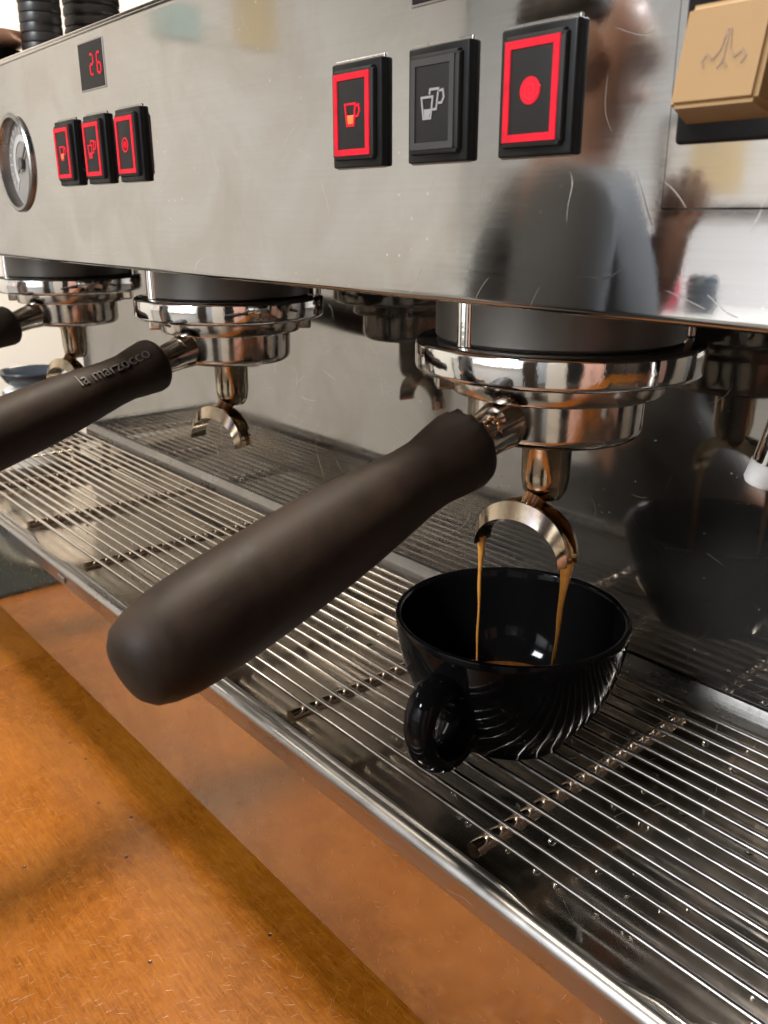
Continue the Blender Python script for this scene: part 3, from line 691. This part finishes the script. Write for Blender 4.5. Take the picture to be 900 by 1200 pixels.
# ================================================================== small things: drops, bubbles
def blobs(name, items, mat, label, cat):
    bm = bmesh.new()
    for (p, r, sz) in items:
        bmesh.ops.create_icosphere(bm, subdivisions=2, radius=r, matrix=Matrix.Translation(p) @ Matrix.Diagonal((1, 1, sz, 1)))
    o = from_bm(name, bm, mat, None, 60); o['kind'] = 'stuff'; o['label'] = label; o['category'] = cat; return o
items = []
for i in range(150):
    w_ = random.randrange(NW); y = -0.0625 + 0.1200 * w_ / (NW - 1); x = random.uniform(-0.40, 0.16)
    if (x - CX) ** 2 + (y - CY) ** 2 < 0.03 ** 2: continue
    items.append(((x, y + random.uniform(-.0006, .0006), WZ - 0.0016), random.uniform(0.0007, 0.0015), 1.1))
for i in range(240):
    items.append(((random.uniform(-0.42, 0.2), random.uniform(-0.07, 0.048), -0.1788), random.uniform(0.0005, 0.0022), 0.35))
for i in range(170):
    items.append(((random.gauss(0.03, 0.09), YS - 0.0001, random.uniform(-0.142, -0.03)), random.uniform(0.00012, 0.00042), 1.0))
blobs('water_drops', items, 'water', 'clear water drops hanging from the grate wires and lying in the basin', 'water drops')
items = []
Hm = [c for c in pfs[0].children if c.name.startswith('handle')][0].matrix_world
for i in range(70):
    a = random.uniform(-1.3, 1.3); t = random.uniform(-0.010, 0.0008); rr = 0.0073 if t < -0.0003 else random.uniform(0.008, 0.0112)
    d = (Hm.to_3x3() @ Vector((1, 0, 0))).normalized(); up = Vector((0, 0, 1)); ax_ = (Hm.to_3x3() @ Vector((0, 0, 1))).normalized(); up = (up - ax_ * up.dot(ax_)).normalized(); sd = ax_.cross(up)
    items.append((Hm @ Vector((0, 0, t)) + (up * math.cos(a) + sd * math.sin(a)) * rr, random.uniform(0.0003, 0.0008), 1.0))
blobs('coffee_froth', items, 'dregs', 'specks of coffee froth caught where the steel neck enters the grip', 'froth')

# ================================================================== things on top of the machine
def paper_cup(rad):
    return [(0.0, 0.002), (rad * 0.70, 0.0), (rad * 0.72, 0.001), (rad * 0.93, 0.052), (rad * 0.985, 0.0525), (rad, 0.0540), (rad, 0.0570), (rad * 0.985, 0.0592), (rad * 0.95, 0.0595), (rad * 0.915, 0.056), (rad * 0.69, 0.0035), (0, 0.0035)]
def stack(x, y, rad, n, pitch, label, group, z0=0.1172):
    first = None
    for k in range(n):
        if first is None: o = lathe('paper_cup', paper_cup(rad), 'blackcup', None, 40, 40); first = o
        else: o = first.copy(); COL.objects.link(o)
        o.location = (x + random.uniform(-.0006, .0006), y + random.uniform(-.0006, .0006), z0 + pitch * k); tag(o, label, 'cup', group)
stack(-0.670, 0.089, 0.0182, 17, 0.0078, 'black paper cup nested in the narrow tall stack on the machine top', 'cups in the narrow stack')
stack(-0.690, 0.146, 0.0260, 15, 0.0092, 'black paper cup nested in the wider stack on the machine top', 'cups in the wider stack')
o = lathe('ceramic_cup', [(0, 0), (0.020, 0), (0.021, 0.002), (0.030, 0.02), (0.036, 0.045), (0.0375, 0.062), (0.0365, 0.0625), (0.0345, 0.045), (0.028, 0.02), (0.0, 0.006)], 'ceramic', None, 48, 50, Matrix.Translation((-0.712, 0.050, 0.1172)))
tag(o, 'glossy black cup on the machine top under the pinkish saucer', 'cup')
o = lathe('saucer', [(0, 0), (0.020, 0), (0.040, 0.008), (0.046, 0.012), (0.046, 0.0135), (0.038, 0.011), (0.019, 0.003), (0, 0.003)], 'copper', None, 48, 50, Matrix.Translation((-0.712, 0.050, 0.1800)))
tag(o, 'pinkish copper coloured saucer resting on the black cup on the machine top', 'saucer')
o = lathe('ceramic_cup', [(0, 0), (0.022, 0), (0.023, 0.002), (0.033, 0.03), (0.038, 0.06), (0.040, 0.095), (0.039, 0.0955), (0.036, 0.06), (0.030, 0.03), (0.0, 0.006)], 'white', None, 48, 50, Matrix.Translation((-0.612, 0.205, 0.1172)))
tag(o, 'plain white cup beside the black stacks on the machine top', 'cup')

# ================================================================== beside the machine
can = empty('canister', (-0.715, 0.055, CZ)); tag(can, 'pale round canister standing on the counter beyond the drip tray', 'canister')
lathe('canister_body', [(0, 0), (0.028, 0), (0.029, 0.002), (0.029, 0.127), (0.027, 0.129), (0, 0.129)], 'white', can, 40, 40)
lathe('rim_band', [(0.0293, 0.117), (0.0300, 0.118), (0.0300, 0.125), (0.0293, 0.126), (0.0291, 0.1215)], 'rail', can, 40, 40, close=True)
o = lathe('bowl', [(0, 0), (0.018, 0), (0.026, 0.006), (0.031, 0.014), (0.0325, 0.0155), (0.0320, 0.0170), (0.0300, 0.0165), (0.024, 0.008), (0.016, 0.0035), (0, 0.003)], 'bluegrey', None, 48, 50, Matrix.Translation((-0.715, 0.055, CZ + 0.1291)))
tag(o, 'small dark blue grey bowl sitting on the pale canister', 'bowl')
o = box('rubber_mat', (-0.79, -0.230, CZ), (-0.500, -0.0700, CZ + 0.004), 'rubber', None, 0.0015); tag(o, 'dark rubber mat on the counter in front of the tray', 'mat')
o = tube('power_cable', catmull([(-0.785, -0.20, CZ + 0.0072), (-0.72, -0.18, CZ + 0.0072), (-0.63, -0.145, CZ + 0.0072), (-0.56, -0.14, CZ + 0.0072), (-0.508, -0.165, CZ + 0.0072)]), 0.0031, 'cable', None, 10); tag(o, 'thin grey cable lying across the dark rubber mat', 'cable')
dr = empty('added_door', (-2.499, -0.20, FZ)); tag(dr, 'added dark wooden leaf on the cream wall for a stripe in the chrome', 'added_door')  # unseen, added as a dark stripe in the ring reflections
box('door_leaf', (0.0, -0.17, 0.0), (0.035, 0.17, 2.05), 'walnut', dr, 0.003)
box('door_frame', (0.0, -0.21, 0.0), (0.05, -0.171, 2.09), 'walnut', dr, 0.003); box('door_frame', (0.0, 0.171, 0.0), (0.05, 0.21, 2.09), 'walnut', dr, 0.003)
lathe('door_handle', [(0, 0), (0.012, 0), (0.012, 0.03), (0.022, 0.04), (0.022, 0.055), (0, 0.06)], 'chrome', dr, 24, 40, Matrix.Translation((0.035, 0.12, 1.0)) @ Matrix.Rotation(R(90), 4, 'Y'))
o = lathe('added_pipe', [(0.0, 0.0), (0.05, 0.0), (0.05, 2.9), (0.0, 2.9)], 'shade', None, 24, 40, Matrix.Translation((-2.44, -0.62, FZ))); tag(o, 'added black vertical pipe on the cream wall for a stripe in the chrome', 'pipe')  # slim upright added to streak the chrome reflections
def card(name, lo, hi, mat, label):
    o = box(name, lo, hi, mat, None, 0.001); tag(o, label, 'poster'); return o
card('poster', (-2.499, -1.43, 0.55), (-2.490, -1.27, 0.65), 'pgreen', 'pale green card pinned on the cream wall')
card('poster', (-2.499, -1.71, 0.55), (-2.490, -1.56, 0.72), 'pyellow', 'yellow card pinned on the cream wall')
card('poster', (-0.95, -2.599, 0.50), (-0.45, -2.590, 0.95), 'pblue', 'lilac blue notice on the cool white wall')
o = empty('framed_picture', (-1.33, -2.599, 0.04)); tag(o, 'small ochre picture in a grey frame on the cool white wall', 'picture')
box('frame', (-0.24, 0.0, 0.0), (0.24, 0.015, 0.30), 'cable', o, 0.003); box('print', (-0.21, 0.0155, 0.03), (0.21, 0.018, 0.27), 'white', o); box('print_patch', (-0.12, 0.0185, 0.06), (0.06, 0.0195, 0.24), 'pyellow', o)
o = empty('back_counter', (-0.9, -2.37, FZ)); tag(o, 'white back counter along the cool white wall', 'counter')
box('worktop', (-1.5, -0.228, 1.02), (1.5, 0.22, 1.05), 'white', o, 0.004); box('carcass', (-1.48, -0.228, 0.0), (1.48, 0.19, 1.0195), 'coolwall', o, 0.004)
o = box('carton', (-1.40, -2.36, -0.24), (-1.31, -2.28, -0.07), 'pred', None, 0.003); tag(o, 'deep red carton standing on the white back counter', 'carton')
o = lathe('jar', [(0, 0), (0.05, 0), (0.055, 0.01), (0.055, 0.14), (0.04, 0.16), (0.04, 0.18), (0, 0.18)], 'white', None, 32, 40, Matrix.Translation((-1.49, -2.32, -0.24))); tag(o, 'white lidded jar beside the red carton on the back counter', 'jar')
o = lathe('jar', [(0, 0), (0.04, 0), (0.045, 0.01), (0.045, 0.09), (0.035, 0.11), (0, 0.11)], 'bluegrey', None, 32, 40, Matrix.Translation((-1.22, -2.33, -0.24))); tag(o, 'blue grey jar standing on the white back counter', 'jar')
o = lathe('jar', [(0, 0), (0.07, 0), (0.075, 0.02), (0.07, 0.2), (0.05, 0.23), (0, 0.23)], 'pink', None, 32, 40, Matrix.Translation((-1.75, -2.36, -0.24))); tag(o, 'dull pink jar standing on the white back counter', 'jar')
def added_cabinet(name, x, y, rz, w, d, h, mat, label, cat, nd):
    o = empty(name, (x, y, FZ), rz); tag(o, label, cat)
    box('cabinet_body', (-w / 2, -d / 2, 0), (w / 2, d / 2, h), mat, o, 0.006)
    for k in range(nd):
        a, b = -w / 2 + w * k / nd + 0.006, -w / 2 + w * (k + 1) / nd - 0.006
        dd = box('cabinet_door', (a, d / 2 + 0.002, 0.08), (b, d / 2 + 0.022, h - 0.03), mat, o, 0.004)
        tube('door_handle', [(b - 0.04, d / 2 + 0.05, h * 0.45), (b - 0.04, d / 2 + 0.05, h * 0.62)], 0.007, 'rail', o, 10)
added_cabinet('added_shelf_cabinet', 0.62, -1.75, R(18), 0.34, 0.3, 2.0, 'walnut', 'added narrow black brown block for a dark stripe in the chrome', 'added_cabinet', 1)  # unseen dark upright, added to stripe the bayonet rings
added_cabinet('added_refrigerator', 1.12, -1.35, R(42), 0.42, 0.4, 1.9, 'white', 'added white upright block for a pale stripe in the chrome', 'added_refrigerator', 1)  # unseen white upright, added as a pale band in the rings
added_cabinet('added_locker', 1.42, -0.62, R(66), 0.40, 0.3, 1.9, 'pink', 'added dull pink block for a pinkish stripe in the chrome', 'added_locker', 2)  # unseen pink upright, added to tint the ring reflections
added_cabinet('added_storage_cabinet', 1.75, 0.15, R(92), 0.9, 0.3, 2.1, 'walnut', 'added wide dark brown block with three doors for the chrome reflections', 'added_cabinet', 3)  # unseen wide upright, added to darken the rings' right side

# ================================================================== lamp above the machine and added wall fill
for i, (p, sz, pw, colr) in enumerate(LAMPS):
    t = empty('lamp_or_fill', p); tag(t, ['added square lamp brightening the cream wall', 'square lamp hung above the machine top', 'added square cool white lamp brightening the cool wall', 'added square lamp brightening the wall beyond the machine'][i], 'lamp', None)  # wall lamps are added fill, only the machine lamp is inferred
    box('lamp_housing', (-sz / 2 - 0.02, -sz / 2 - 0.02, 0.004), (sz / 2 + 0.02, sz / 2 + 0.02, 0.05), 'shade', t, 0.004)
    tube('lamp_cord', [(0, 0, 0.05), (0, 0, 0.6)], 0.004, 'shade', t, 8)
    ld = bpy.data.lights.new('lamp_light', 'AREA'); ld.shape = 'SQUARE'; ld.size = sz; ld.energy = pw; ld.color = colr
    lo_ = bpy.data.objects.new('lamp_light', ld); COL.objects.link(lo_); lo_.parent = t; lo_.location = (0, 0, -0.001)

# ================================================================== barista (seen as a reflection in the steel)
F = Vector((0.78, -0.62, 0)).normalized(); L_ = Vector((0.62, 0.78, 0)).normalized(); U = Vector((0, 0, 1))
def bp_(f, l, z): return Vector((-0.60, -0.895, 0)) + F * f + L_ * l + U * z
def skin_mesh(name, chains, mat, parent, root=0, sub_=2):
    vs, es, rr, idx = [], [], [], {}
    for ch in chains:
        prev = None
        for key, p, r in ch:
            if key in idx: i = idx[key]
            else:
                i = len(vs); idx[key] = i; vs.append(p); rr.append(r if isinstance(r, tuple) else (r, r))
            if prev is not None: es.append((prev, i))
            prev = i
    me = bpy.data.meshes.new(name); me.from_pydata(vs, es, []); o = bpy.data.objects.new(name, me); COL.objects.link(o)
    o.modifiers.new('s', 'SKIN').use_smooth_shade = True
    if not me.skin_vertices: me.attributes
    for i, sv in enumerate(me.skin_vertices[0].data): sv.radius = rr[i]; sv.use_root = (i == root)
    mdd = o.modifiers.new('d', 'SUBSURF'); mdd.levels = sub_; mdd.render_levels = sub_
    bpy.context.view_layer.update()
    nm_ = bpy.data.meshes.new_from_object(o.evaluated_get(bpy.context.evaluated_depsgraph_get())); bpy.data.objects.remove(o)
    return link(name, nm_, mat, parent, 180)
person = empty('person', (-0.60, -0.895, FZ)); tag(person, 'person in dark grey shirt and black apron facing away from the machine', 'person')
pinv = Matrix.Translation((0.60, 0.895, -FZ))
def PP(o): o.parent = person; o.matrix_parent_inverse = pinv; return o
sh = 0.165
arm_r = [('chest', bp_(0, 0, 0.0), (.12, .10)), ('rs', bp_(0, -sh, 0.055), .05), ('re', bp_(0.08, -sh - .05, -0.20), .040), ('rw', bp_(0.145, -sh + 0.05, -0.055), .026), ('rh', bp_(0.150, -sh + .065, 0.005), (.034, .016))]
arm_l = [('chest', None, 0), ('ls', bp_(0, sh, 0.055), .05), ('le', bp_(-0.02, sh + .04, -0.22), .040), ('lw', bp_(0.13, sh - .02, -0.38), .026), ('lh', bp_(0.19, sh - .05, -0.42), (.034, .018))]
def fingers(base, dirn, side, pal):
    out = []
    for k, (o_, ln) in enumerate(((-.026, .062), (-.009, .074), (.009, .070), (.026, .054))):
        b = base + side * o_ + dirn * 0.030
        out.append([(pal, None, 0), ('%s%da' % (pal, k), b, .0095), ('%s%db' % (pal, k), b + dirn * ln * .5 + pal_n * .004, .0085), ('%s%dc' % (pal, k), b + dirn * ln - pal_n * .006, .007)])
    b = base - side * .034 - dirn * .018
    out.append([(pal, None, 0), (pal + 'ta', b, .011), (pal + 'tb', b - side * .022 + dirn * .026, .009), (pal + 'tc', b - side * .028 + dirn * .050, .0075)])
    return out
pal_n = L_
ch = [[('pel', bp_(0, 0, -0.40), (.15, .11)), ('wai', bp_(0, 0, -0.22), (.125, .095)), ('chest', bp_(0, 0, 0.0), (.14, .11)), ('nb', bp_(0, 0, 0.09), .062), ('nk', bp_(0.012, 0, 0.135), .054), ('jaw', bp_(0.030, 0, 0.185), (.062, .066)), ('hd', bp_(0.020, 0, 0.250), (.076, .092)), ('top', bp_(0.010, 0, 0.310), (.058, .070))],
      [('hd', None, 0), ('nose', bp_(0.112, 0, 0.222), .011)]]
ch += [arm_r, arm_l]
ch += fingers(bp_(0.150, -sh + .065, 0.005), Vector((F * 0.25 + U).normalized()), (L_ * 0.45 + F * 0.9).normalized(), 'rh')
pal_n = -L_
ch += fingers(bp_(0.19, sh - .05, -0.42), (F * .8 - U * .6).normalized(), U * .8 + F * .6, 'lh')
for s_, n_ in ((-1, 'r'), (1, 'l')):
    ch.append([('pel', None, 0), (n_ + 'hip', bp_(0, s_ * .09, -0.47), .085), (n_ + 'kn', bp_(0.02, s_ * .10, -0.83), .058), (n_ + 'an', bp_(-0.01, s_ * .11, -1.20), .038), (n_ + 'fo', bp_(0.11, s_ * .12, -1.255), (.038, .03))])
PP(skin_mesh('body', ch, 'skin', None))
PP(skin_mesh('shirt', [[('w', bp_(0, 0, -0.40), (.172, .130)), ('m', bp_(0, 0, -0.2), (.150, .118)), ('c', bp_(0, 0, 0.005), (.162, .128)), ('n', bp_(0, 0, 0.082), (.08, .075))],
    [('c', None, 0), ('rs', bp_(0, -sh - .005, 0.05), .068), ('ra', bp_(0.03, -sh - .035, -0.10), .062)], [('c', None, 0), ('ls', bp_(0, sh + .005, 0.05), .068), ('la', bp_(-0.01, sh + .03, -0.10), .062), ('le', bp_(-0.02, sh + .04, -0.22), .056), ('lw', bp_(0.11, sh - .01, -0.36), .042)]], 'shirt', None))
PP(skin_mesh('trousers', [[('p', bp_(0, 0, -0.42), (.176, .134)), ('rh', bp_(0, -.09, -0.50), .108), ('rk', bp_(0.02, -.10, -0.83), .082), ('ra', bp_(-0.01, -.11, -1.19), .066)], [('p', None, 0), ('lh', bp_(0, .09, -0.50), .108), ('lk', bp_(0.02, .10, -0.83), .082), ('la', bp_(-0.01, .11, -1.19), .066)]], 'apron', None))
PP(skin_mesh('apron', [[('a', bp_(0.03, 0, -0.72), (.185, .135)), ('b', bp_(0.02, 0, -0.42), (.182, .142)), ('c', bp_(0.02, 0, -0.20), (.160, .120)), ('d', bp_(0.05, 0, -0.12), (.11, .09))]], 'apron', None))
PP(skin_mesh('hair', [[('a', bp_(-0.035, 0, 0.215), (.070, .060)), ('b', bp_(-0.020, 0, 0.285), (.084, .080)), ('c', bp_(0.030, 0, 0.325), (.066, .058))]], 'hair', None))
for s_ in (-1, 1):
    PP(skin_mesh('shoe', [[('a', bp_(-0.05, s_ * .11, -1.243), (.046, .045)), ('b', bp_(0.06, s_ * .117, -1.248), (.050, .040)), ('c', bp_(0.15, s_ * .122, -1.256), (.044, .032))]], 'apron', None))
    PP(lathe('ear', [(0, -.004), (0.02, -.004), (0.026, 0), (0.02, .004), (0, .003)], 'skin', None, 20, 60, Matrix.Translation(bp_(0.005, s_ * .076, 0.235)) @ (L_ * s_).to_track_quat('Z', 'Y').to_matrix().to_4x4()))
    eo = bmesh.new(); bmesh.ops.create_uvsphere(eo, u_segments=16, v_segments=10, radius=0.011, matrix=Matrix.Translation(bp_(0.088, s_ * .031, 0.246)))
    PP(from_bm('eye', eo, 'white', None, 60))
PP(skin_mesh('mouth', [[('a', bp_(0.085, -.022, 0.182), .006), ('b', bp_(0.092, 0, 0.183), .008), ('c', bp_(0.085, .022, 0.182), .006)]], 'pink', None))
